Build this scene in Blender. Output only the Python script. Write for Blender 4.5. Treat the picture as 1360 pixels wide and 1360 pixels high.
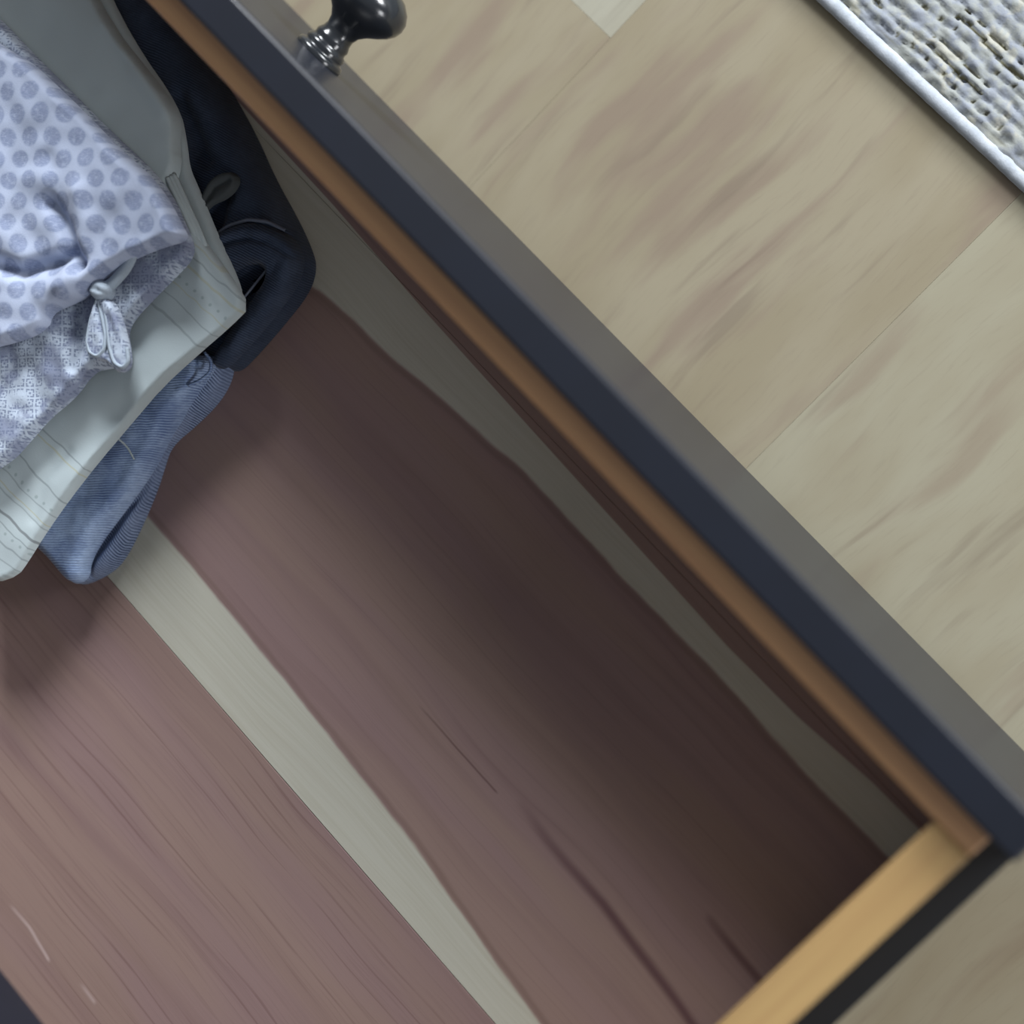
import bpy, bmesh, math, random
import numpy as np
from mathutils import Vector, Matrix, noise
from mathutils.geometry import delaunay_2d_cdt

for o in list(bpy.data.objects):
    bpy.data.objects.remove(o)
C = bpy.context.scene
COL = C.collection
random.seed(7); rng = np.random.default_rng(7)

# ------------------------------------------------------------------ camera, light, exposure
# All building coordinates are millimetres: X along the drawer front, Y out towards the room,
# Z up with 0 at the rim of the drawer front; the floor lies at Z = -215.
FZ = -215.0
S = 0.001
FPX = 2815.05
CAM = (-15.05, 77.40, 825.33)
RR = ((0.66509674, 0.68950663, -0.2867524),
      (0.70693755, -0.70507863, -0.05570843),
      (-0.24059432, -0.16566454, -0.95638362))

def W(x, y, z):
    return (x * S, y * S, (z - FZ) * S)

cam_data = bpy.data.cameras.new('camera')
cam = bpy.data.objects.new('camera', cam_data); COL.objects.link(cam)
cam_data.sensor_width = 36; cam_data.lens = 36 * FPX / 1360
cam_data.clip_start = 0.02
m = Matrix.Identity(4)
for i in range(3):
    m[i][0] = RR[0][i]; m[i][1] = -RR[1][i]; m[i][2] = -RR[2][i]
m.translation = Vector(W(*CAM))
cam.matrix_world = m
cam_data.dof.use_dof = True
cam_data.dof.focus_distance = 1.025
cam_data.dof.aperture_fstop = 3.3
C.camera = cam

world = bpy.data.worlds.new('room_light'); C.world = world; world.use_nodes = True
wb = world.node_tree.nodes['Background']
wb.inputs[0].default_value = (0.93, 0.96, 1.0, 1); wb.inputs[1].default_value = 0.25

def area(name, direction, dist, size, energy, color, target=(-250, -150, -100)):
    d = bpy.data.lights.new(name, 'AREA'); d.shape = 'RECTANGLE'; d.size, d.size_y = size
    d.energy = energy; d.color = color
    o = bpy.data.objects.new(name, d); COL.objects.link(o)
    v = Vector(direction).normalized()
    t = Vector(W(*target))
    o.location = t + v * dist
    o.rotation_euler = v.to_track_quat('Z', 'Y').to_euler()
    return o
area('window_daylight', (-0.68, 0.66, 0.51), 2.4, (0.65, 0.65), 86, (0.94, 0.97, 1.0))
area('second_window_daylight', (0.34, 0.86, 0.34), 2.8, (1.2, 0.7), 110, (0.96, 0.98, 1.0))
area('side_fill_light', (0.92, 0.16, 0.36), 2.8, (0.9, 0.7), 24, (0.97, 0.98, 1.0))  # fill lamp added to brighten the floor beside the drawer, no known window

C.view_settings.view_transform = 'Standard'
C.view_settings.look = 'None'
C.view_settings.gamma = 1
C.view_settings.use_curve_mapping = False
C.view_settings.exposure = 0.0

# ------------------------------------------------------------------ node helper
class NT:
    def __init__(self, name):
        self.m = bpy.data.materials.new(name); self.m.use_nodes = True
        self.t = self.m.node_tree; self.n = self.t.nodes
        self.b = self.n['Principled BSDF']
        self.tc = self.n.new('ShaderNodeTexCoord')
        self._xyz = None
    def put(self, sock, v):
        if hasattr(v, 'is_output') or isinstance(v, bpy.types.NodeSocket):
            self.t.links.new(v, sock)
        elif isinstance(v, (tuple, list)) and len(v) == 3 and sock.type == 'RGBA':
            sock.default_value = (*v, 1)
        else:
            sock.default_value = v
    def P(self):
        return self.tc.outputs['Object']
    def xyz(self):
        if not self._xyz:
            s = self.n.new('ShaderNodeSeparateXYZ'); self.put(s.inputs[0], self.P()); self._xyz = s.outputs
        return self._xyz
    def math(self, op, a, b=0.0, c=0.0, clamp=False):
        k = self.n.new('ShaderNodeMath'); k.operation = op; k.use_clamp = clamp
        self.put(k.inputs[0], a); self.put(k.inputs[1], b); self.put(k.inputs[2], c)
        return k.outputs[0]
    def vec(self, x, y, z=0.0):
        k = self.n.new('ShaderNodeCombineXYZ')
        self.put(k.inputs[0], x); self.put(k.inputs[1], y); self.put(k.inputs[2], z)
        return k.outputs[0]
    def noise(self, vec, scale=1.0, detail=3.0, rough=0.5, dist=0.0):
        k = self.n.new('ShaderNodeTexNoise')
        self.put(k.inputs['Vector'], vec); k.inputs['Scale'].default_value = scale
        k.inputs['Detail'].default_value = detail; k.inputs['Roughness'].default_value = rough
        k.inputs['Distortion'].default_value = dist
        return k.outputs[0]
    def step(self, v, lo, hi, a=0.0, b=1.0, smooth=True):
        k = self.n.new('ShaderNodeMapRange'); k.interpolation_type = 'SMOOTHSTEP' if smooth else 'LINEAR'
        self.put(k.inputs[0], v); self.put(k.inputs[1], lo); self.put(k.inputs[2], hi)
        self.put(k.inputs[3], a); self.put(k.inputs[4], b)
        return k.outputs[0]
    def mix(self, f, a, b, mode='MIX'):
        k = self.n.new('ShaderNodeMix'); k.data_type = 'RGBA'; k.blend_type = mode
        self.put(k.inputs[0], f); self.put(k.inputs[6], a); self.put(k.inputs[7], b)
        return k.outputs[2]
    def curve(self, v, pts, lo, hi, ylo, yhi):
        """piecewise curve y(v), v in mm, result in mm"""
        u = self.step(v, lo, hi, 0, 1, smooth=False)
        k = self.n.new('ShaderNodeFloatCurve'); self.put(k.inputs[1], u)
        c = k.mapping.curves[0]
        q = [((a - lo) / (hi - lo), (b - ylo) / (yhi - ylo)) for a, b in pts]
        c.points[0].location = q[0]; c.points[1].location = q[-1]
        for a in q[1:-1]:
            c.points.new(*a)
        for a in c.points: a.handle_type = 'VECTOR'
        k.mapping.update()
        return self.math('MULTIPLY_ADD', k.outputs[0], yhi - ylo, ylo)
    def bump(self, h, strength=0.3, dist=0.001):
        k = self.n.new('ShaderNodeBump'); k.inputs['Strength'].default_value = strength
        k.inputs['Distance'].default_value = dist
        self.put(k.inputs['Height'], h); self.put(self.b.inputs['Normal'], k.outputs[0])
    def done(self, color, rough=0.5, spec=0.5, coat=0.0, sheen=0.0):
        self.put(self.b.inputs['Base Color'], color); self.put(self.b.inputs['Roughness'], rough)
        self.b.inputs['Specular IOR Level'].default_value = spec
        self.b.inputs['Coat Weight'].default_value = coat; self.b.inputs['Coat Roughness'].default_value = 0.12
        self.b.inputs['Sheen Weight'].default_value = sheen
        return self.m

def srgb(r, g, b):
    return tuple(((c / 255) / 12.92 if c / 255 <= 0.04045 else ((c / 255 + 0.055) / 1.055) ** 2.4) for c in (r, g, b))

# ------------------------------------------------------------------ materials
def mat_cedar():
    n = NT('aromatic_cedar')
    X, Y, Z = n.xyz()
    x = n.math('MULTIPLY', X, 1000); y = n.math('MULTIPLY', Y, 1000)
    warp = n.noise(n.vec(n.math('MULTIPLY', x, .006), n.math('MULTIPLY', y, .018)), 1, 2)
    yw = n.math('ADD', y, n.math('MULTIPLY', n.math('SUBTRACT', warp, .5), 16))
    fine = n.noise(n.vec(n.math('MULTIPLY', x, .012), n.math('MULTIPLY', yw, .55)), 1, 4, .62)
    band = n.noise(n.vec(n.math('MULTIPLY', x, .004), n.math('MULTIPLY', yw, .075)), 1, 3, .5)
    pore = n.noise(n.vec(n.math('MULTIPLY', x, .05), n.math('MULTIPLY', y, 2.6)), 1, 3, .6)
    tint = n.noise(n.vec(n.math('MULTIPLY', x, .005), n.math('MULTIPLY', yw, .03), 9.0), 1, 2, .5)
    c = n.mix(n.step(tint, .38, .62), (0.245, 0.165, 0.160), (0.258, 0.178, 0.156))
    c = n.mix(n.math('MULTIPLY', n.step(band, .45, .72), .28), c, (0.165, 0.100, 0.098))
    c = n.mix(n.math('MULTIPLY', n.math('MULTIPLY', n.step(fine, .50, .72), n.step(y, -262, -261, 1, .45)), .36), c, (0.155, 0.090, 0.085))
    # thin growth-ring lines
    ph = n.math('MULTIPLY', yw, .78)
    s = n.math('SINE', n.math('ADD', ph, n.math('MULTIPLY', fine, 2.0)))
    ln = n.math('MULTIPLY', n.step(s, .90, 1.0), n.step(n.noise(n.vec(n.math('MULTIPLY', x, .011), n.math('MULTIPLY', y, .05), 3.0), 1, 2), .42, .62))
    ln = n.math('MULTIPLY', ln, n.step(y, -262, -261, 1, .35))
    c = n.mix(n.math('MULTIPLY', ln, .42), c, (0.120, 0.062, 0.060))
    c = n.mix(n.math('MULTIPLY', n.step(pore, .58, .75), .18), c, (0.14, 0.085, 0.08))
    # sapwood boundaries
    wob = n.math('MULTIPLY', n.math('SUBTRACT', n.noise(n.vec(n.math('MULTIPLY', x, .03), n.math('MULTIPLY', y, .05), 5.0), 1, 4), .5), 7.0)
    b1 = n.curve(x, [(-900, -224), (-399, -224.6), (-341, -225.2), (-188, -232.2), (-75, -245), (0, -250)], -900, 0, -262, -60)
    d1 = n.math('ADD', n.math('SUBTRACT', b1, y), n.math('MULTIPLY', wob, .5))            # >0 inside sapwood 1
    m1 = n.math('MULTIPLY', n.step(d1, -.8, 1.4), n.step(y, -261.6, -261.5))
    b2 = n.curve(x, [(-900, -92), (-440, -92), (-415, -86.5), (-404, -83), (-360, -80.5), (-334, -77.5), (-265, -71.5), (-200, -72.5), (-140, -71.5), (-70, -73), (0, -71)], -900, 0, -262, -60)
    d2 = n.math('ADD', n.math('SUBTRACT', y, b2), n.math('MULTIPLY', wob, .5))
    b3 = n.curve(x, [(-900, -40), (-430, -49), (-359, -52.6), (-246, -55.8), (-139, -58.7), (-94, -57.7), (-50, -53.8), (0, -53)], -900, 0, -70, -30)
    d3 = n.math('SUBTRACT', b3, y)
    m2 = n.math('MULTIPLY', n.step(d2, -.8, 1.4), n.step(d3, -.3, .4))
    sap = n.math('MAXIMUM', m1, m2)
    edge = n.math('MAXIMUM', n.math('MULTIPLY', n.step(n.math('ABSOLUTE', n.math('ADD', d1, 2.2)), 0, 2.6, 1, 0), n.step(y, -261.6, -261.5)),
                  n.step(n.math('ABSOLUTE', n.math('ADD', d2, 2.2)), 0, 3.0, 1, 0))
    c = n.mix(n.math('MULTIPLY', edge, .35), c, (0.12, 0.072, 0.058))
    sc = n.mix(n.step(fine, .35, .7), (0.45, 0.445, 0.385), (0.415, 0.405, 0.34))
    sc = n.mix(n.math('MULTIPLY', n.step(band, .5, .7), .35), sc, (0.35, 0.32, 0.26))
    c = n.mix(sap, c, sc)
    # dark heartwood streaks, one with its own course
    def streak(pts, w, lo, hi, col, amt, c):
        cv = n.curve(x, pts, lo, hi, pts[0][1] - 20, pts[0][1] + 20)
        d = n.math('ABSOLUTE', n.math('SUBTRACT', n.math('ADD', y, n.math('MULTIPLY', wob, .25)), cv))
        q = n.curve(x, [(lo, 0), (lo + (hi - lo) * .15, .55), ((lo + hi) / 2, 1), (hi - (hi - lo) * .05, 1), (hi, 0.9)], lo, hi, 0, 1)
        f = n.math('MULTIPLY', n.step(d, 0, w, 1, 0), n.math('MULTIPLY', q, n.math('MULTIPLY', n.step(x, lo, lo + 6), n.step(x, hi - 3, hi, 1, 0))))
        return n.mix(n.math('MULTIPLY', f, amt), c, col)
    c = streak([(-160, -181), (-132, -183.5), (-95, -184), (-61, -187), (-20, -191)], 4.4, -160, -20, (0.075, 0.03, 0.04), .8, c)
    c = streak([(-60, -151), (-46, -152.6), (-20, -154)], 3.5, -62, -18, (0.075, 0.03, 0.035), .7, c)
    c = streak([(-225, -186), (-169, -186.3)], .9, -226, -165, (0.09, 0.045, 0.045), .7, c)
    c = streak([(-301.5, -413.5), (-285, -413.2), (-265.6, -416.2)], 1.6, -303, -264, (0.40, 0.31, 0.30), .9, c)
    c = streak([(-247, -411), (-233, -411.5)], 1.6, -248, -232, (0.40, 0.31, 0.30), .7, c)
    n.bump(n.math('ADD', fine, n.math('MULTIPLY', pore, .4)), .12, .0006)
    return n.done(c, n.step(fine, .3, .7, .48, .6), .35)

def mat_wood_edge(light, dark, along='y'):
    n = NT('varnished_pine')
    X, Y, Z = n.xyz()
    fx, fy = (150, 7) if along == 'y' else (7, 150)
    g = n.noise(n.vec(n.math('MULTIPLY', X, fx), n.math('MULTIPLY', Y, fy), n.math('MULTIPLY', Z, 150)), 1, 4, .6, .3)
    g2 = n.noise(n.vec(n.math('MULTIPLY', X, fx * .3), n.math('MULTIPLY', Y, fy * .6), n.math('MULTIPLY', Z, 40)), 1, 3)
    c = n.mix(n.step(g, .3, .7), light, dark)
    c = n.mix(n.math('MULTIPLY', n.step(g2, .45, .7), .35), c, tuple(a * .8 for a in dark))
    n.bump(g, .1, .0005)
    return n.done(c, .42, .45, .15)

def mat_inner_cedar():
    n = NT('varnished_cedar_board')
    X, Y, Z = n.xyz()
    g = n.noise(n.vec(n.math('MULTIPLY', X, 8), n.math('MULTIPLY', Y, 8), n.math('MULTIPLY', Z, 260)), 1, 4, .6)
    c = n.mix(n.step(g, .35, .65), (0.34, 0.20, 0.095), (0.25, 0.135, 0.07))
    return n.done(c, .5, .4)

def mat_paint(name, col, rough=.36, coat=.6):
    n = NT(name)
    g = n.noise(n.P(), 35, 3)
    c = n.mix(n.step(g, .35, .7), col, tuple(a * 1.15 for a in col))
    n.bump(n.noise(n.P(), 240, 2), .04, .0004)
    return n.done(c, rough, .5, coat)

def mat_metal(name, col, rough):
    n = NT(name)
    g = n.noise(n.P(), 120, 3)
    n.b.inputs['Metallic'].default_value = .15
    return n.done(n.mix(g, col, tuple(a * 1.5 for a in col)), rough, .6, .3)

def mat_floor(base, pink, pale, seed):
    n = NT('floor_laminate')
    X, Y, Z = n.xyz()
    x = n.math('MULTIPLY', X, 1000); y = n.math('MULTIPLY', Y, 1000)
    w = n.math('SUBTRACT', n.noise(n.vec(n.math('MULTIPLY', x, .01), n.math('MULTIPLY', y, .006), seed), 1, 2), .5)
    xw = n.math('ADD', x, n.math('MULTIPLY', w, 30))
    a = n.noise(n.vec(n.math('MULTIPLY', xw, .022), n.math('MULTIPLY', y, .006), seed), 1, 3, .55)
    b = n.noise(n.vec(n.math('MULTIPLY', xw, .075), n.math('MULTIPLY', y, .0075), seed + 4), 1, 3, .55)
    f = n.noise(n.vec(n.math('MULTIPLY', xw, .6), n.math('MULTIPLY', y, .05), seed + 8), 1, 3, .6)
    k = n.noise(n.vec(n.math('MULTIPLY', xw, .035), n.math('MULTIPLY', y, .006), seed + 12), 1, 3, .5)
    c = n.mix(n.step(a, .38, .64), pale, base)
    c = n.mix(n.math('MULTIPLY', n.step(k, .53, .68), .75), c, pink)
    dark = tuple(q * .76 for q in pink)
    c = n.mix(n.math('MULTIPLY', n.step(b, .56, .72), .5), c, dark)
    c = n.mix(n.math('MULTIPLY', n.step(f, .5, .72), .15), c, dark)
    n.bump(f, .08, .0004)
    return n.done(c, .6, .18)

def hexdots(n, u, v, pitch, lo, hi):
    """hexagonal lattice of round spots; u, v in mm"""
    k = 2 * math.pi / (pitch * math.sqrt(3) / 2)
    s = None
    for ang in (90, 210, 330):
        ca, sa = math.cos(math.radians(ang)) * k, math.sin(math.radians(ang)) * k
        q = n.math('COSINE', n.math('ADD', n.math('MULTIPLY', u, ca), n.math('MULTIPLY', v, sa)))
        s = q if s is None else n.math('ADD', s, q)
    return n.step(s, lo, hi), s

def rot_uv(n, ang):
    X, Y, Z = n.xyz()
    x = n.math('MULTIPLY', X, 1000); y = n.math('MULTIPLY', Y, 1000)
    ca, sa = math.cos(math.radians(ang)), math.sin(math.radians(ang))
    u = n.math('ADD', n.math('MULTIPLY', x, ca), n.math('MULTIPLY', y, sa))
    v = n.math('ADD', n.math('MULTIPLY', x, -sa), n.math('MULTIPLY', y, ca))
    return u, v

def mat_dot_print():
    n = NT('dot_print_cotton')
    u, v = rot_uv(n, 44)
    w = n.noise(n.P(), 22, 2); w2 = n.noise(n.vec(v, u), .02, 2)
    u = n.math('ADD', u, n.math('MULTIPLY', n.math('SUBTRACT', w, .5), 6))
    v = n.math('ADD', v, n.math('MULTIPLY', n.math('SUBTRACT', w2, .5), 8))
    d, s = hexdots(n, u, v, 12.2, -1.0, .25)
    fine = n.noise(n.P(), 1500, 3, .6)
    d = n.math('MULTIPLY', d, n.step(n.noise(n.P(), 420, 3, .6), .30, .52, .45, 1))
    thread = n.noise(n.vec(n.math('MULTIPLY', u, .5), n.math('MULTIPLY', v, 2.2)), 1, 2)
    bg = n.mix(fine, (0.36, 0.415, 0.56), (0.44, 0.50, 0.64))
    sp = n.mix(n.step(thread, .35, .7), (0.20, 0.245, 0.375), (0.275, 0.32, 0.46))
    c = n.mix(n.math('MULTIPLY', d, .9), bg, sp)
    n.bump(fine, .25, .0004)
    return n.done(c, .9, .2, 0, .2)

def mat_fine_print(dark=.85):
    n = NT('fine_print_cotton')
    u, v = rot_uv(n, 44)
    w = n.math('MULTIPLY', n.math('SUBTRACT', n.noise(n.P(), 40, 2), .5), 5)
    u = n.math('ADD', u, w); v = n.math('SUBTRACT', v, w)
    p = 4.9
    def cell(a):
        return n.math('ABSOLUTE', n.math('SUBTRACT', n.math('FRACT', n.math('MULTIPLY', a, 1 / p)), .5))
    au, av = cell(u), cell(v)
    mx = n.math('MAXIMUM', au, av)
    ring = n.step(n.math('ABSOLUTE', n.math('SUBTRACT', mx, .33)), .045, .10, 1, 0)
    dot = n.step(mx, .07, .13, 1, 0)
    gap = n.step(n.math('MINIMUM', au, av), .02, .07)
    g = n.math('MAXIMUM', n.math('MULTIPLY', ring, gap), dot)
    blot = n.noise(n.P(), 70, 4, .6)
    fine = n.noise(n.P(), 900, 3, .6)
    bg = n.mix(n.step(blot, .42, .58), (0.50 * dark, 0.58 * dark, 0.70 * dark), (0.26 * dark, 0.30 * dark, 0.42 * dark))
    c = n.mix(n.math('MULTIPLY', n.math('MULTIPLY', g, n.step(n.noise(n.P(), 260, 2), .40, .52)), .8), bg, (0.15 * dark, 0.185 * dark, 0.29 * dark))
    n.bump(fine, .3, .0004)
    return n.done(c, .9, .2, 0, .2)

def mat_cream(lines=True):
    n = NT('cream_cotton')
    u, v = rot_uv(n, 93)       # v runs across the garment's long side; see LU below
    fine = n.noise(n.P(), 1300, 3, .6)
    blot = n.noise(n.P(), 18, 2)
    c = n.mix(blot, (0.44, 0.51, 0.535), (0.40, 0.47, 0.495))
    if lines:
        wob = n.math('MULTIPLY', n.math('SUBTRACT', n.noise(n.P(), 45, 2), .5), 7)
        uu = n.math('ADD', u, wob)
        def line(at, w, col, amt, c):
            f = n.step(n.math('ABSOLUTE', n.math('SUBTRACT', uu, at)), w * .4, w, 1, 0)
            return n.mix(n.math('MULTIPLY', f, amt), c, col)
        grey, gold, inkc = (0.20, 0.235, 0.25), (0.40, 0.38, 0.22), (0.06, 0.06, 0.07)
        for a, w, col, amt in LINES(grey, gold, inkc):
            c = line(a, w, col, amt, c)
        for a in DOTROWS:
            du = n.math('SUBTRACT', uu, a)
            fv = n.math('SUBTRACT', n.math('FRACT', n.math('MULTIPLY', v, 1 / 5.2)), .5)
            r = n.math('SQRT', n.math('ADD', n.math('MULTIPLY', du, du), n.math('MULTIPLY', n.math('MULTIPLY', fv, fv), 27)))
            c = n.mix(n.math('MULTIPLY', n.step(r, .5, 1.1, 1, 0), .5), c, (0.20, 0.26, 0.26))
    n.bump(n.math('ADD', fine, 0), .2, .0003)
    return n.done(c, .88, .2, 0, .15)

def mat_denim(name, dark, light, ang, pitch, fade=.5, contrast=1.0):
    n = NT(name)
    u, v = rot_uv(n, ang)
    w = n.noise(n.P(), 30, 3)
    vv = n.math('ADD', v, n.math('MULTIPLY', w, 5))
    s = n.math('SINE', n.math('MULTIPLY', vv, 2 * math.pi / pitch))
    slub = n.noise(n.vec(n.math('MULTIPLY', u, .55), n.math('MULTIPLY', v, 1.2)), 1, 3, .6)
    blot = n.noise(n.P(), 55, 4, .6)
    worn = n.step(n.noise(n.P(), 38, 2), .38, .62)
    tw = n.math('ADD', n.math('MULTIPLY', n.step(s, -.7, .8), n.math('SUBTRACT', 1, n.math('MULTIPLY', worn, .6))), n.math('MULTIPLY', worn, .38))
    f = n.math('ADD', n.math('MULTIPLY', tw, .55 * contrast), n.math('MULTIPLY', n.step(blot, .35, .7), fade), clamp=True)
    f = n.math('MULTIPLY', f, n.step(slub, .2, .6, .62, 1.1))
    c = n.mix(f, dark, light)
    n.bump(n.math('ADD', s, slub), .3, .0004)
    return n.done(c, .92, .15, 0, .1)

def mat_plain(name, col, rough=.9):
    n = NT(name)
    f = n.noise(n.P(), 900, 3)
    n.bump(f, .2, .0003)
    return n.done(n.mix(f, col, tuple(a * .8 for a in col)), rough, .2)

def mat_yarn(name, cols):
    n = NT(name)
    X, Y, Z = n.xyz()
    a = n.noise(n.P(), 130, 3, .55); b = n.noise(n.P(), 60, 3, .6, .5); f = n.noise(n.P(), 900, 3, .6)
    c = n.mix(n.step(a, .38, .62), cols[0], cols[1])
    c = n.mix(n.step(b, .55, .66), c, cols[2])
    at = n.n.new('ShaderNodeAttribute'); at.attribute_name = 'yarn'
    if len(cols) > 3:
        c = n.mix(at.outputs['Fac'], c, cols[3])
    c = n.mix(n.math('MULTIPLY', n.step(f, .45, .75), .15), c, (0.12, 0.125, 0.125))
    n.bump(f, .3, .0006)
    return n.done(c, .95, .1, 0, .2)

# positions of the woven lines along the cream garment (mm along its u axis), set from the garment below
def at(px, py, z):
    d = [sum(RR[k][i] * q for k, q in enumerate(((px - 680) / FPX, (py - 680) / FPX, 1.0))) for i in range(3)]
    t = (z - CAM[2]) / d[2]
    return CAM[0] + t * d[0], CAM[1] + t * d[1]
def U93(px, py, z=-96):
    x, y = at(px, py, z); a = math.radians(93)
    return x * math.cos(a) + y * math.sin(a)
def LINES(grey, gold, ink):
    R_ = [((245, 440), .8, grey, .5), ((263, 425), .5, grey, .45), ((272, 410), .5, gold, .4), ((296, 392), .9, gold, .45), ((306, 382), .6, grey, .5), ((314, 372), .6, gold, .35)]
    L_ = [((92, 600), .6, grey, .6), ((84, 606), .6, gold, .5), ((62, 640), .6, grey, .6), ((42, 655), .5, grey, .5), ((35, 668), .5, gold, .5), ((30, 672), .6, grey, .5), ((18, 690), .9, ink, .6), ((12, 700), .5, grey, .6), ((2, 715), .6, grey, .6), ((-8, 730), .6, grey, .5)]
    return [(U93(*p), w, c, a) for p, w, c, a in R_ + L_]
DOTROWS = [U93(282, 405), U93(50, 655), U93(8, 705)]

CEDAR = mat_cedar(); PINE = mat_wood_edge((0.375, 0.25, 0.105), (0.325, 0.20, 0.085)); AMBER = mat_wood_edge((0.55, 0.315, 0.155), (0.45, 0.245, 0.125), 'x'); INNER = mat_inner_cedar()
NAVY = mat_paint('navy_paint', (0.0035, 0.0055, 0.012), .42, .12); BLACKP = mat_metal('black_enamelled_steel', (0.0025, 0.003, 0.0045), .5)
KNOBM = mat_metal('black_knob_metal', (0.010, 0.012, 0.015), .22)
DOTP = mat_dot_print(); FINEP = mat_fine_print(); FINED = mat_fine_print(.72)
CREAM = mat_cream(); CREAMP = mat_cream(False); LACE = mat_plain('pale_ribbon', (0.38, 0.45, 0.53))
DEN_L = mat_denim('washed_denim', (0.075, 0.125, 0.28), (0.36, 0.48, 0.70), 46, 1.2, .6, 1.1)
DEN_L2 = mat_denim('washed_denim_fold', (0.03, 0.055, 0.13), (0.34, 0.43, 0.64), -14, 1.3, .2, 1.4)
DEN_D = mat_denim('indigo_denim', (0.012, 0.019, 0.038), (0.068, 0.093, 0.148), 20, 1.2, .25)
DEN_S = mat_plain('denim_seam', (0.13, 0.15, 0.20)); LOOP = mat_plain('grey_tape', (0.07, 0.08, 0.085))
CORD = mat_yarn('rug_binding_yarn', [(0.36, 0.39, 0.43), (0.30, 0.33, 0.37), (0.34, 0.37, 0.41)])
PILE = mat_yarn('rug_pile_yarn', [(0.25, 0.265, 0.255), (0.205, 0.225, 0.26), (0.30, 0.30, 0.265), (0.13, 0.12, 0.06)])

# ------------------------------------------------------------------ object helpers
def link(name, mesh, mat, parent=None):
    o = bpy.data.objects.new(name, mesh); COL.objects.link(o)
    if mat: mesh.materials.append(mat)
    if parent: o.parent = parent
    return o
def tag(o, label, cat, group=None):
    o['label'] = label; o['category'] = cat
    if group: o['group'] = group
    return o
def empty(name):
    o = bpy.data.objects.new(name, None); COL.objects.link(o); o.empty_display_size = .02
    return o
def box_bm(bm, x0, x1, y0, y1, z0, z1, bev=0.0, seg=2):
    r = bmesh.ops.create_cube(bm, size=1)
    for v in r['verts']:
        v.co = Vector(W(x0 + (v.co.x + .5) * (x1 - x0), y0 + (v.co.y + .5) * (y1 - y0), z0 + (v.co.z + .5) * (z1 - z0)))
    if bev:
        es = list({e for v in r['verts'] for e in v.link_edges})
        bmesh.ops.bevel(bm, geom=es, offset=bev * S, segments=seg, profile=.5, affect='EDGES', clamp_overlap=True)
def box(name, x0, x1, y0, y1, z0, z1, mat, parent=None, bev=0.0, seg=2, smooth=False):
    bm = bmesh.new(); box_bm(bm, x0, x1, y0, y1, z0, z1, bev, seg)
    me = bpy.data.meshes.new(name); bm.to_mesh(me); bm.free()
    o = link(name, me, mat, parent)
    if bev and seg > 1:
        for p in me.polygons: p.use_smooth = True
        wn = o.modifiers.new('weighted_normals', 'WEIGHTED_NORMAL'); wn.weight = 100; wn.keep_sharp = False
    return o
def from_np(name, V, F, mat, parent=None, smooth=True):
    me = bpy.data.meshes.new(name)
    me.from_pydata([tuple(v) for v in V], [], F); me.update()
    if smooth:
        for p in me.polygons: p.use_smooth = True
    return link(name, me, mat, parent)

# ------------------------------------------------------------------ floor: laminate boards running away from the drawer
FLOORM = [mat_floor(srgb(123, 115, 96), srgb(115, 102, 90), srgb(129, 122, 104), 1.0),
          mat_floor(srgb(127, 121, 103), srgb(120, 110, 95), srgb(133, 129, 112), 21.0),
          mat_floor(srgb(133, 130, 116), srgb(126, 121, 108), srgb(139, 137, 124), 47.0),
          mat_floor(srgb(138, 128, 107), srgb(130, 117, 99), srgb(145, 137, 117), 61.0)]
floor = box('floor', -2600, 1900, -1500, 2500, FZ - 12, FZ - 8, mat_plain('underlay', (0.2, 0.18, 0.15)))
floor['kind'] = 'structure'
pw = 208.3
for k in range(-11, 11):
    x0 = -206.5 + k * pw
    if k == -2: cuts = [-1500, -1110, 103.5, 1320, 2500]
    elif k == -1: cuts = [-1500, -640, 580, 1800, 2500]
    else:
        a = rng.uniform(-1500, -300); 
        if k == 0: a = -820
        if k == 1: a = -400
        cuts = [-1500]; q = a
        while q < 2500:
            if q > -1450: cuts.append(q)
            q += 1215
        cuts.append(2500)
    for j in range(len(cuts) - 1):
        mi = {(-1, 1): 0, (0, 1): 1, (-2, 2): 2, (-2, 1): 0, (1, 1): 3, (1, 0): 3}.get((k, j), int(rng.integers(0, 4)))
        p = box('plank', x0 + .03, x0 + pw - .03, cuts[j] + .03, cuts[j + 1] - .03, FZ - 8, FZ, FLOORM[mi], floor, .12, 1)

# ------------------------------------------------------------------ dresser the drawer belongs to
PX0, PX1 = -900.0, 10.5            # width of the painted drawer front
YF = -364.0                        # outer face of the closed drawers
dresser = empty('dresser'); dresser.location = W((PX0 + PX1) / 2, YF - 240, FZ)
tag(dresser, 'dark navy painted dresser behind the pulled-out drawer, only its edge in view', 'dresser')
def dpart(name, *a, **k):
    o = box(name, *a, **k); o.parent = dresser
    o.matrix_parent_inverse = Matrix.Translation(dresser.location).inverted(); return o
DX0, DX1, DYB, DYF, DT = PX0 - 22, PX1 + 26, YF - 470, YF - 20, 640
dpart('side_panel', DX0, PX0 - 2, DYB, DYF, FZ, DT, NAVY, bev=1)
dpart('side_panel', 13.6, DX1, DYB, DYF, FZ, DT, NAVY, bev=1)
dpart('back_panel', PX0 - 2, 13.6, DYB, DYB + 8, FZ + 40, DT, NAVY)
dpart('top_panel', DX0 - 12, DX1 + 12, DYB - 5, YF + 14, DT, DT + 24, NAVY, bev=4)
dpart('base_rail', PX0 - 2, 13.6, DYF - 20, DYF, FZ, -196, NAVY, bev=1)
for z in (6, 212, 418):
    dpart('cross_rail', PX0 - 2, 13.6, DYF - 20, DYF, z - 6, z + 10, NAVY, bev=1)

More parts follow.
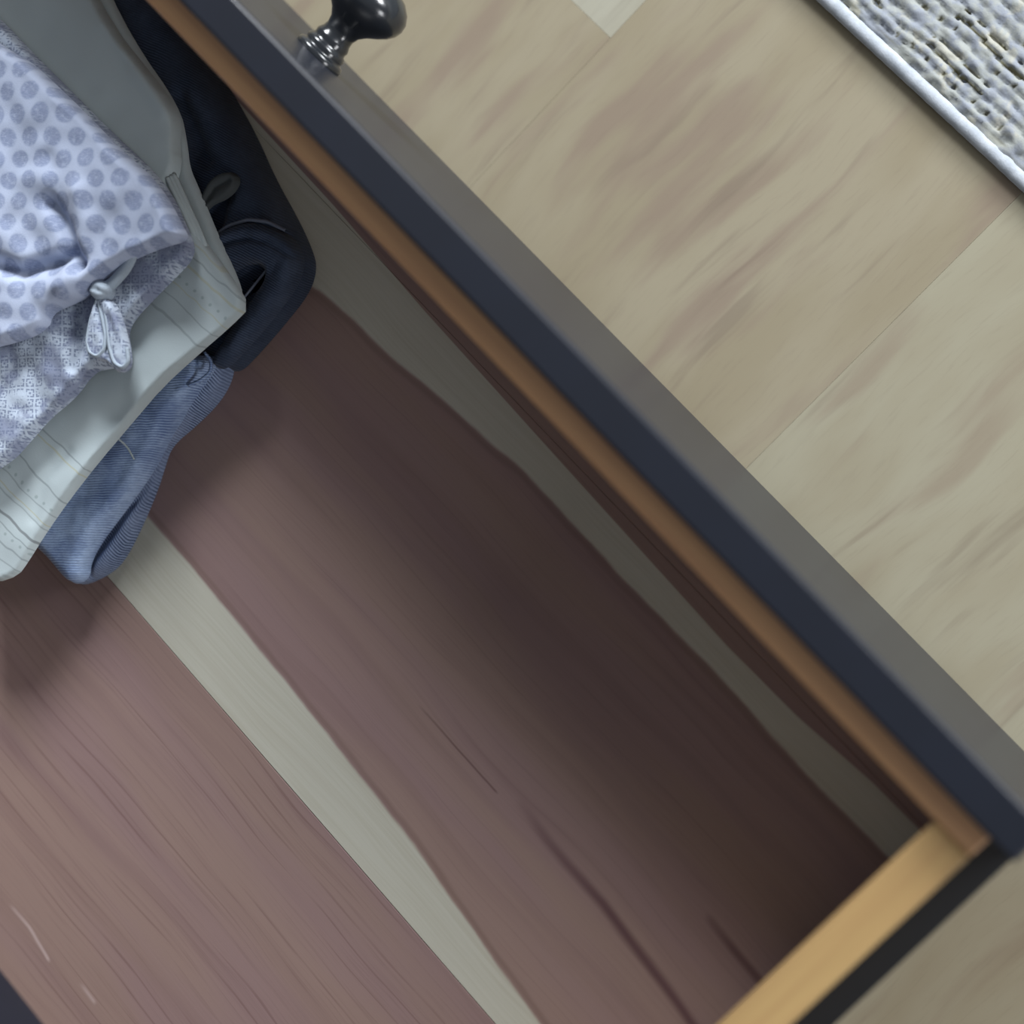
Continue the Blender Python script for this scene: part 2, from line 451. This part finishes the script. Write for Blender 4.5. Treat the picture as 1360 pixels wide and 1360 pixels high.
def knob_mesh(parent, x, y, z, name='knob'):
    prof = [(0, 12.4), (1.8, 12.6), (3.0, 11.8), (3.4, 10.4), (4.2, 10.2), (5.6, 10.6), (6.8, 10.0), (7.5, 9.0), (8.6, 8.7), (10.0, 9.0), (11.0, 8.6),
            (12.5, 7.8), (15, 7.4), (18, 8.2), (21, 10.6), (24, 14.4), (27, 17.6), (30, 19.6), (33.5, 20.4), (37, 19.8), (40.5, 17.4), (43.5, 13.4), (45.4, 8.0), (46.1, 0.01)]
    N = 40; V = []; F = []
    for (a, r) in prof:
        for i in range(N):
            t = 2 * math.pi * i / N
            V.append((r * 1.04 * math.cos(t) * S, a * 1.05 * S, r * 1.04 * math.sin(t) * S))
    for j in range(len(prof) - 1):
        for i in range(N):
            F.append((j * N + i, (j + 1) * N + i, (j + 1) * N + (i + 1) % N, j * N + (i + 1) % N))
    o = from_np(name, V, F, KNOBM, parent)
    o.data.update()
    return o
def place_child(o, parent, loc):
    o.parent = parent; o.location = Vector(loc) - parent.location
for z in (5, 211, 417):
    f = dpart('closed_drawer', PX0, PX1, YF - 18, YF, z, z + 198, NAVY, bev=1.4)
    k = knob_mesh(f, 0, 0, 0); k.location = Vector(W(-468, YF, z + 99))

# ------------------------------------------------------------------ the open drawer
drawer = empty('drawer'); drawer.location = W((PX0 + PX1) / 2, -200, -150)
tag(drawer, 'pulled-out drawer with thick navy front, pale wooden sides and red cedar bottom', 'drawer')
def rpart(name, *a, **k):
    o = box(name, *a, **k); o.parent = drawer
    o.matrix_parent_inverse = Matrix.Translation(drawer.location).inverted(); return o
def keep(o, parent):
    o.parent = parent; o.matrix_parent_inverse = Matrix.Translation(parent.location).inverted(); return o
BACK = -560.0
LX = PX0 + 12                                             # outer face of the far side board
rpart('front_panel', PX0, PX1 + 2, -18.2, 0, -192, 0, NAVY, bev=2.0, seg=4)
sf = rpart('inner_front_panel', LX, 0, -30.2, -18.2, -150, -14, AMBER, bev=1.6, seg=3)
rpart('side_panel', -19.4, 0, BACK, -30.2, -150, -14, PINE, bev=1.8, seg=3)
rpart('side_panel', LX, LX + 19.4, BACK, -30.2, -150, -14, PINE, bev=1.8, seg=3)
rpart('back_panel', LX + 19.4, -19.4, BACK, BACK + 15, -150, -24, PINE, bev=1.5)
bp = rpart('bottom_panel', LX + 19.4, -19.4, BACK + 15, -30.2, -146, -142, INNER)
for y0, y1 in ((BACK + 15, -261.65), (-261.35, -51.2), (-51.1, -30.2)):
    p = box('plank', LX + 19.4, -19.4, y0, y1, -142, -135, CEDAR, bp, .18, 1)
    p.matrix_parent_inverse = Matrix.Translation(bp.matrix_world.translation).inverted()
# drawer slide on the side board: outer rail with rolled edges
def slide(x0, x1):
    bm = bmesh.new()
    box_bm(bm, x0, x1, -540, -20, -100, -97, .4, 1)
    box_bm(bm, x0, x1, -540, -20, -58, -55, .4, 1)
    xa = x1 - 3 if x1 > 0 else x0
    box_bm(bm, xa, xa + 3, -540, -20, -99, -56, .4, 1)
    me = bpy.data.meshes.new('slide_rail'); bm.to_mesh(me); bm.free()
    return keep(link('slide_rail', me, BLACKP), drawer)
slide(0.05, 12.4)
slide(LX - 11.5, LX - .05)
kb = knob_mesh(None, 0, 0, 0); kb.location = W(-468, 0, -92); keep(kb, drawer)

# ------------------------------------------------------------------ rug
RY = 186.4
rug = empty('rug'); rug.location = W(-400, 700, FZ)
tag(rug, 'pale grey and cream woven rug with a rounded light binding along its edge', 'rug')
# binding: a wrapped cord with fine twist
def cord(y0, x0, x1, r):
    V = []; F = []; N = 18; xs = np.arange(x0, x1, 1.6)
    for i, x in enumerate(xs):
        for j in range(N):
            t = 2 * math.pi * j / N
            rr = r * (1 + .012 * math.sin(x * .9 + t * 2) + .05 * (noise.noise(Vector((x * .12, t, 2)))))
            V.append(W(x, y0 + r + rr * math.cos(t), FZ + r + rr * math.sin(t) * .98))
    for i in range(len(xs) - 1):
        for j in range(N):
            F.append((i * N + j, i * N + (j + 1) % N, (i + 1) * N + (j + 1) % N, (i + 1) * N + j))
    return keep(from_np('edge_binding', V, F, CORD), rug)
cord(RY, -1300, 420, 3.9)
body = box('rug_backing', -1300, 420, RY + 5, 1500, FZ, FZ + 4.5, PILE); keep(body, rug)
def pile_field(x0, x1, y0, y1, st):
    xs = np.arange(x0, x1, st); ys = np.arange(y0, y1, st)
    XX, YY = np.meshgrid(xs, ys, indexing='ij')
    Z = np.zeros_like(XX); A = np.zeros_like(XX)
    for i in range(XX.shape[0]):
        for j in range(XX.shape[1]):
            x, y = XX[i, j], YY[i, j]
            wv = 3.2 * noise.noise(Vector((x * .03, y * .05, 1))) + 1.2 * noise.noise(Vector((x * .12, y * .1, 1)))
            q = (y - RY - 7 + wv) / 6.2
            row = math.floor(q); fr = q - row
            xo = x + row * 3.7 + 2.5 * noise.noise(Vector((x * .05, row * 1.3, 4)))
            st_ = abs(math.sin(xo * math.pi / 10 + 1.2 * noise.noise(Vector((x * .1, y * .1, 3)))))
            h = 2.0 * math.sin(math.pi * fr) ** .6 * (.7 + .3 * st_ ** .6)
            h += 1.6 * noise.noise(Vector((x * .17, y * .17, 7))) + .7 * noise.noise(Vector((x * .55, y * .55, 9)))
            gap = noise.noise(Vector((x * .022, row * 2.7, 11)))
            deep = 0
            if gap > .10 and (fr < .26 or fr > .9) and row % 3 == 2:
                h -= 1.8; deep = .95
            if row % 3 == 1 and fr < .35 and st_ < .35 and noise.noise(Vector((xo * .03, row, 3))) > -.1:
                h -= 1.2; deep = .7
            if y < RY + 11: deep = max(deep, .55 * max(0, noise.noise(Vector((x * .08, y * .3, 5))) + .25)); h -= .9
            Z[i, j] = FZ + 5.4 + h; A[i, j] = deep
    n, mm = XX.shape
    V = np.stack([XX * S, YY * S, (Z - FZ) * S], -1).reshape(-1, 3)
    idx = np.arange(n * mm).reshape(n, mm)
    F = np.stack([idx[:-1, :-1], idx[1:, :-1], idx[1:, 1:], idx[:-1, 1:]], -1).reshape(-1, 4)
    me = bpy.data.meshes.new('woven_pile'); me.from_pydata(V.tolist(), [], F.tolist())
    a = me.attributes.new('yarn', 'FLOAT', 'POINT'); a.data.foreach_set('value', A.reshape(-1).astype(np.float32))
    me.polygons.foreach_set('use_smooth', [True] * len(me.polygons)); me.update()
    o = keep(link('woven_pile', me, PILE), rug); o['kind'] = 'stuff'
    return o
pile_field(-640, 60, RY + 6.6, RY + 230, 1.15)
pile_field(-1200, -640, RY + 6.6, RY + 620, 3.0)
pile_field(60, 400, RY + 6.6, RY + 620, 3.0)
pile_field(-640, 60, RY + 230, RY + 620, 3.0)

# ------------------------------------------------------------------ cloth
def chaikin(P, it=2):
    P = np.array(P, float)
    for _ in range(it):
        Q = np.roll(P, -1, 0)
        P = np.stack([.75 * P + .25 * Q, .25 * P + .75 * Q], 1).reshape(-1, 2)
    return P
def resample(P, st, closed=True):
    P = np.array(P, float)
    if closed: P = np.vstack([P, P[:1]])
    d = np.r_[0, np.cumsum(np.linalg.norm(np.diff(P, axis=0), axis=1))]
    n = max(3, int(d[-1] / st)); t = np.linspace(0, d[-1], n, endpoint=not closed)
    return np.stack([np.interp(t, d, P[:, 0]), np.interp(t, d, P[:, 1])], 1)
def segdist(P, Q, closed):
    A = Q; B = np.roll(Q, -1, 0)
    if not closed: A, B = Q[:-1], Q[1:]
    out = np.full(len(P), 1e9)
    for a, b in zip(A, B):
        ab = b - a; L = max(ab @ ab, 1e-9)
        t = np.clip(((P - a) @ ab) / L, 0, 1)
        d = np.linalg.norm(P - (a + t[:, None] * ab), axis=1)
        out = np.minimum(out, d)
    return out
def inside(P, Q):
    r = np.zeros(len(P), bool)
    j = len(Q) - 1
    for i in range(len(Q)):
        xi, yi = Q[i]; xj, yj = Q[j]
        c = ((yi > P[:, 1]) != (yj > P[:, 1])) & (P[:, 0] < (xj - xi) * (P[:, 1] - yi) / (yj - yi + 1e-12) + xi)
        r ^= c; j = i
    return r
def cloth(name, px, zref, base, ctrl, r, mat, parent, st=1.5, creases=(), wr=1.0, wscale=.03, seed=0.0, it=2, hem=0.0, skip_bottom=False):
    """folded cloth: outline (image-measured points carried onto the plane zref), rounded edge of radius r,
    top surface through control heights, ridges and grooves along polylines"""
    poly = resample(chaikin([at(a, b, zref) for a, b in px], it), st)
    ar = 0.5 * np.sum(poly[:, 0] * np.roll(poly[:, 1], -1) - np.roll(poly[:, 0], -1) * poly[:, 1])
    if ar < 0: poly = poly[::-1]
    lo, hi = poly.min(0), poly.max(0)
    g = np.stack(np.meshgrid(np.arange(lo[0], hi[0], st), np.arange(lo[1], hi[1], st)), -1).reshape(-1, 2)
    g = g + np.stack([np.mod(np.arange(len(g)) * .37, 1) - .5, np.mod(np.arange(len(g)) * .61, 1) - .5], 1) * st * .3
    g = g[inside(g, poly)]
    dg = segdist(g, poly, True); g = g[dg > st * .55]
    # extra rings near the rim for a round edge
    P = np.vstack([poly, g])
    n0 = len(poly)
    res = delaunay_2d_cdt([Vector(p) for p in P], [(i, (i + 1) % n0) for i in range(n0)], [], 1, 1e-5)
    VV = np.array([tuple(v) for v in res[0]]); FF = [tuple(f) for f in res[2]]
    D = segdist(VV, poly, True)
    cp = np.array([at(a, b, zref) for a, b, _ in ctrl]); cz = np.array([c[2] for c in ctrl])
    w = 1 / (((VV[:, None] - cp[None]) ** 2).sum(2) + 60); top = (w * cz).sum(1) / w.sum(1)
    t = np.clip(D / r, 0, 1)
    z = base + (top - base) * (hem + (1 - hem) * np.sqrt(np.clip(1 - (1 - t) ** 2, 0, 1)))
    for line, width, amp in creases:
        L = np.array([at(a, b, zref) for a, b in line])
        if len(L) > 2:
            L = resample(L, 3, False)
        dd = segdist(VV, L, False)
        z += amp * np.exp(-(dd / width) ** 2) * np.clip(D / 1.5, 0, 1)
    if wr:
        nz = np.array([noise.noise(Vector((p[0] * wscale, p[1] * wscale, seed))) + .45 * noise.noise(Vector((p[0] * wscale * 2.7, p[1] * wscale * 2.7, seed + 5))) for p in VV])
        z += wr * nz * t
    z = np.maximum(z, base + .05)
    V = [W(a, b, c) for (a, b), c in zip(VV, z)]
    n = len(V)
    bidx = [i for i in range(len(VV)) if D[i] < 1e-3]
    # boundary loop from faces
    cnt = {}
    F = [f if True else f for f in FF]
    for f in F:
        for i in range(len(f)):
            e = (f[i], f[(i + 1) % len(f)]); cnt[e] = cnt.get(e, 0) + 1
    be = [e for e in cnt if (e[1], e[0]) not in cnt]
    low = {}
    for a, b in be:
        for q in (a, b):
            if q not in low:
                low[q] = len(V); V.append((V[q][0], V[q][1], (base - FZ) * S - 1e-5))
    F = list(F)
    for a, b in be:
        F.append((b, a, low[a], low[b]))
    c = len(V); V.append((float(VV[:, 0].mean()) * S, float(VV[:, 1].mean()) * S, (base - FZ) * S - 1e-5))
    for a, b in be:
        F.append((low[b], low[a], c))
    o = from_np(name, V, F, mat, None)
    if parent: keep(o, parent)
    return o
def ribbon(name, px, z, width, mat, parent, arch=1.2, thick=.5, st=1.0, zs=None):
    """a thin strip of cloth or tape following a polyline"""
    P = np.array([at(a, b, z) for a, b in px]); 
    d = np.r_[0, np.cumsum(np.linalg.norm(np.diff(P, axis=0), axis=1))]
    n = max(6, int(d[-1] / st)); t = np.linspace(0, d[-1], n)
    # smooth by averaging
    X = np.interp(t, d, P[:, 0]); Y = np.interp(t, d, P[:, 1])
    Z = np.interp(t, d, zs) if zs is not None else np.full(n, float(z))
    for _ in range(4):
        for A in (X, Y, Z): A[1:-1] = (A[:-2] + 2 * A[1:-1] + A[2:]) / 4
    tx, ty = np.gradient(X), np.gradient(Y); L = np.hypot(tx, ty) + 1e-9; nx, ny = -ty / L, tx / L
    K = 7; V = []; F = []
    wf = np.interp(t / d[-1], [0, .12, .88, 1], [.75, 1, 1, .75])
    for i in range(n):
        for s_ in (1, -1):
            for k in range(K):
                u = (k / (K - 1) * 2 - 1) * s_
                V.append(W(X[i] + nx[i] * u * width / 2 * wf[i], Y[i] + ny[i] * u * width / 2 * wf[i], Z[i] + arch * (1 - u * u) + s_ * thick / 2))
    M = 2 * K
    for i in range(n - 1):
        for k in range(M):
            F.append((i * M + k, i * M + (k + 1) % M, (i + 1) * M + (k + 1) % M, (i + 1) * M + k))
    F.append(tuple(range(M))[::-1]); F.append(tuple((n - 1) * M + k for k in range(M)))
    return keep(from_np(name, V, F, mat), parent)

def garment(name, px, py, z, label, cat):
    o = empty(name); x, y = at(px, py, z); o.location = W(x, y, z)
    return tag(o, label, cat)

# dark jeans, folded, against the drawer front
dj = garment('jeans', 230, 250, -135, 'dark indigo folded jeans pressed against the inside of the drawer front', 'jeans')
cloth('folded_leg', [(40, -60), (175, -60), (228, 20), (284, 108), (316, 165), (342, 225), (374, 282), (392, 322), (398, 346), (388, 380), (352, 425), (318, 464), (290, 492), (262, 470), (150, 430), (60, 360), (-60, 200), (-60, -40)],
      -112, -134.9, [(345, 320, -105), (250, 200, -108), (150, 60, -108), (330, 385, -117), (300, 420, -117), (360, 390, -115), (200, 350, -110), (20, 100, -110)], 12, DEN_D, dj, 1.4,
      [([(283, 314), (300, 301), (328, 292), (352, 295), (378, 306)], 1.5, 1.6), ([(286, 321), (303, 308), (330, 299), (352, 301), (380, 313)], 1.3, -2.0),
       ([(300, 338), (330, 328), (362, 330), (392, 350)], 1.8, -2.6), ([(306, 402), (322, 384), (340, 370), (352, 362)], 3.2, -9.0),
       ([(322, 395), (340, 375), (362, 352)], 1.0, 2.4), ([(330, 412), (350, 388), (372, 362)], 1.6, -1.0), ([(240, 130), (262, 180), (275, 215)], 4, -5),
       ([(288, 300), (296, 270), (300, 262)], 4, -6)], 1.4, .04, 3.0)
cloth('cuff', [(283, 316), (303, 302), (330, 293), (356, 296), (379, 308), (393, 326), (399, 347), (389, 378), (353, 425), (319, 464), (291, 492), (272, 480), (296, 444), (330, 398), (350, 372), (352, 358), (338, 352), (318, 358), (300, 372), (288, 366), (284, 340)],
      -112, -119, [(340, 320, -103), (300, 330, -103), (380, 350, -106), (340, 420, -110), (290, 480, -113)], 5, DEN_D, dj, 1.1,
      [([(288, 338), (310, 326), (336, 320), (362, 324), (390, 342)], 1.5, -2.6), ([(286, 324), (305, 311), (330, 302), (356, 305), (382, 318)], 1.0, -.9), ([(372, 352), (345, 395), (300, 455)], 2.0, -1.0)], .7, .07, 4.0)
ribbon('seam', [(284, 314), (303, 300), (330, 291.5), (356, 294.5), (379, 306)], -107, 1.8, DEN_S, dj, .8, .8)
ribbon('seam', [(318, 402), (340, 376), (358, 354)], -111.5, 1.3, DEN_S, dj, .5, .5)
cloth('belt_loop', [(260, 282), (265, 258), (275, 240), (289, 229), (307, 226), (317, 236), (312, 251), (297, 264), (280, 270), (268, 284)], -103, -106.5,
      [(300, 235, -102), (270, 262, -103)], 2.2, LOOP, dj, .8, [([(272, 268), (284, 250), (303, 240)], 1.4, -1.6)], .4, .1, 2.0)

# light blue jeans, folded, below the cream shirt
lj = garment('jeans', 150, 660, -135, 'washed light blue jeans whose rounded fold sticks out below the cream shirt', 'jeans')
cloth('under_fold', [(300, 474), (298, 500), (281, 531), (250, 562), (216, 590), (207, 617), (197, 650), (173, 706), (151, 747), (130, 764), (98, 778), (86, 770), (62, 735), (60, 700), (90, 640), (160, 560), (230, 490), (280, 462)],
      -124, -134.9, [(150, 700, -122), (220, 560, -118), (280, 500, -118)], 7, DEN_L2, lj, 1.1, [([(214, 596), (184, 655), (150, 705), (124, 742), (114, 762)], 2.2, -4.5)], .6, .06, 5.0)
cloth('leg_fold', [(284, 476), (280, 496), (258, 528), (226, 568), (205, 612), (180, 650), (150, 690), (126, 722), (113, 748), (112, 766), (96, 777), (83, 770), (62, 742), (43, 724), (36, 700), (60, 650), (140, 570), (210, 490), (262, 466)],
      -116, -122.5, [(100, 700, -108), (60, 720, -109), (200, 570, -106), (270, 490, -108), (130, 730, -112), (95, 765, -113)], 6.5, DEN_L, lj, 1.1,
      [([(262, 512), (270, 498), (266, 486)], 1.6, -3.0), ([(247, 520), (262, 512), (276, 500), (280, 482)], 1.2, 1.2), ([(110, 745), (140, 700), (175, 650)], 1.4, 1.2),
       ([(165, 640), (190, 600), (210, 570)], 5, -1.6), ([(85, 700), (120, 650)], 6, -1.0)], .8, .06, 6.0)
ribbon('hem_seam', [(272, 468), (281, 480), (280, 494), (266, 506), (250, 512)], -109, 1.8, DEN_L, lj, .8, .6)

# cream shirt
cs = garment('shirt', 130, 450, -106, 'cream cotton shirt with thin woven stripes, folded between the jeans and the grey print blouse', 'shirt')
cloth('under_layer', [(60, -60), (120, -60), (172, 50), (236, 140), (246, 190), (249, 222), (262, 250), (290, 318), (312, 364), (322, 396), (300, 424), (250, 462), (180, 520), (100, 600), (40, 690), (10, 740), (-60, 720), (-60, 0)],
      -101, -104.0, [(200, 200, -100), (270, 400, -100), (40, 600, -100)], 3, CREAMP, cs, 1.6, [], .3, .04, 8.0)
cloth('shirt_body', [(0, -60), (96, -60), (150, 40), (190, 88), (226, 135), (235, 160), (233, 192), (236, 214), (226, 250), (268, 320), (300, 362), (327, 405), (300, 432), (256, 470), (210, 512), (171, 558), (125, 612), (86, 662), (55, 706), (30, 746), (17, 764), (-12, 774), (-60, 760), (-60, 0)],
      -93, -98.6, [(40, 60, -90), (120, 100, -89), (200, 190, -90), (230, 300, -92), (300, 400, -93.5), (200, 490, -90), (100, 600, -91), (20, 700, -93), (0, 760, -95)], 2.4, CREAM, cs, 1.2,
      [([(232, 300), (262, 350), (290, 400)], 2.2, .6), ([(90, 600), (60, 640), (45, 690)], 3, -.8), ([(70, 610), (110, 590), (170, 540)], 8, -1.5), ([(150, 30), (190, 100), (222, 150)], 4, 1.5),
       ([(225, 245), (236, 222), (240, 205)], 1.8, -2.0)], 0.7, .03, 9.0, it=1)
for i, off in enumerate((0, 5, 10)):
    ribbon('pleat', [(222 + off, 236 - off * .4), (238 + off, 268), (254 + off, 305), (262 + off * 1.1, 328)], -92 - i * 1.6, 3.0, CREAMP, cs, 1.0, .6, 1.0, [-92 - i, -91.5 - i, -92.5 - i, -95.5])
ribbon('loose_thread', [(148, 575), (160, 583), (169, 594), (177, 610)], -103, .9, CREAMP, cs, .2, .4, .8, [-97, -101, -103.5, -104])

# grey blue print blouse on top of the pile
bl = garment('blouse', 90, 300, -90, 'pale grey blue blouse in dotted floral print with gathered ties, topmost of the folded clothes', 'blouse')
cloth('under_layer', [(-60, -30), (0, 28), (32, 62), (62, 92), (98, 128), (152, 182), (200, 226), (226, 262), (242, 300), (252, 322), (249, 342), (226, 366), (196, 396), (170, 424), (163, 442), (168, 466), (160, 486), (138, 488), (118, 492), (94, 526), (60, 553), (30, 588), (6, 614), (-60, 650)],
      -80, -86.4, [(220, 330, -78), (100, 440, -76), (20, 560, -78), (20, 300, -74), (60, 120, -76)], 4, FINEP, bl, 1.1,
      [([(160, 380), (170, 400), (165, 425)], 2.2, -1.6), ([(60, 430), (90, 460), (100, 500)], 5, 1.4), ([(20, 480), (50, 500), (60, 540)], 5, -1.5), ([(110, 410), (112, 450), (100, 490)], 3, -1.8)], 1.8, .05, 12.0)
cloth('top_layer', [(-60, 18), (4, 62), (34, 78), (64, 106), (100, 140), (152, 194), (196, 232), (220, 266), (236, 298), (246, 316), (212, 325), (170, 342), (142, 360), (126, 374), (112, 392), (84, 404), (62, 414), (56, 436), (20, 452), (-60, 470)],
      -68, -74.5, [(60, 160, -62), (150, 260, -60), (200, 300, -64), (30, 350, -64), (120, 360, -66), (20, 430, -68)], 4.5, DOTP, bl, 1.1,
      [([(108, 352), (96, 340), (80, 346), (60, 352), (30, 362), (0, 352)], 4.0, -7.0), ([(72, 270), (86, 290), (98, 318), (108, 348)], 3.6, -6.5), ([(88, 380), (110, 340), (120, 300), (110, 260)], 6, 3.5),
       ([(40, 200), (20, 240), (10, 290)], 7, -2.0), ([(140, 350), (150, 320)], 5, 1.2), ([(60, 395), (100, 370), (125, 362)], 5, 2.0), ([(70, 210), (76, 225)], 4, -1.6)], 3.0, .035, 14.0)
ribbon('tie_ribbon', [(178, 336), (166, 358), (150, 376), (132, 388)], -73, 6.0, LACE, bl, 1.6, .6, .8)
cloth('tie_end', [(126, 396), (118, 425), (113, 455), (116, 470), (128, 478), (142, 480), (152, 494), (166, 494), (174, 482), (168, 452), (160, 420), (146, 394)], -73, -76,
      [(130, 440, -71), (160, 470, -72), (140, 400, -70)], 2, FINEP, bl, .8, [([(132, 405), (140, 440), (146, 475)], 1.6, -1.8), ([(150, 410), (158, 440)], 1.5, 1.0)], .8, .12, 22.0)
ribbon('piping', [(130, 396), (121, 425), (116, 452), (119, 468), (130, 474), (139, 464), (141, 446), (136, 420), (131, 400)], -72.4, 2.2, LACE, bl, 1.2, .6, .8)
ribbon('piping', [(138, 400), (143, 432), (146, 462), (152, 482), (163, 489), (171, 480), (169, 462)], -72.4, 2.4, LACE, bl, 1.2, .6, .8)
kn = cloth('gather_knot', [(116, 376), (132, 368), (147, 377), (146, 394), (130, 402), (116, 392)], -70, -75.5, [(130, 384, -67)], 4, LACE, bl, .8, [([(118, 380), (145, 392)], 1, -.8)], .8, .2, 20.0)
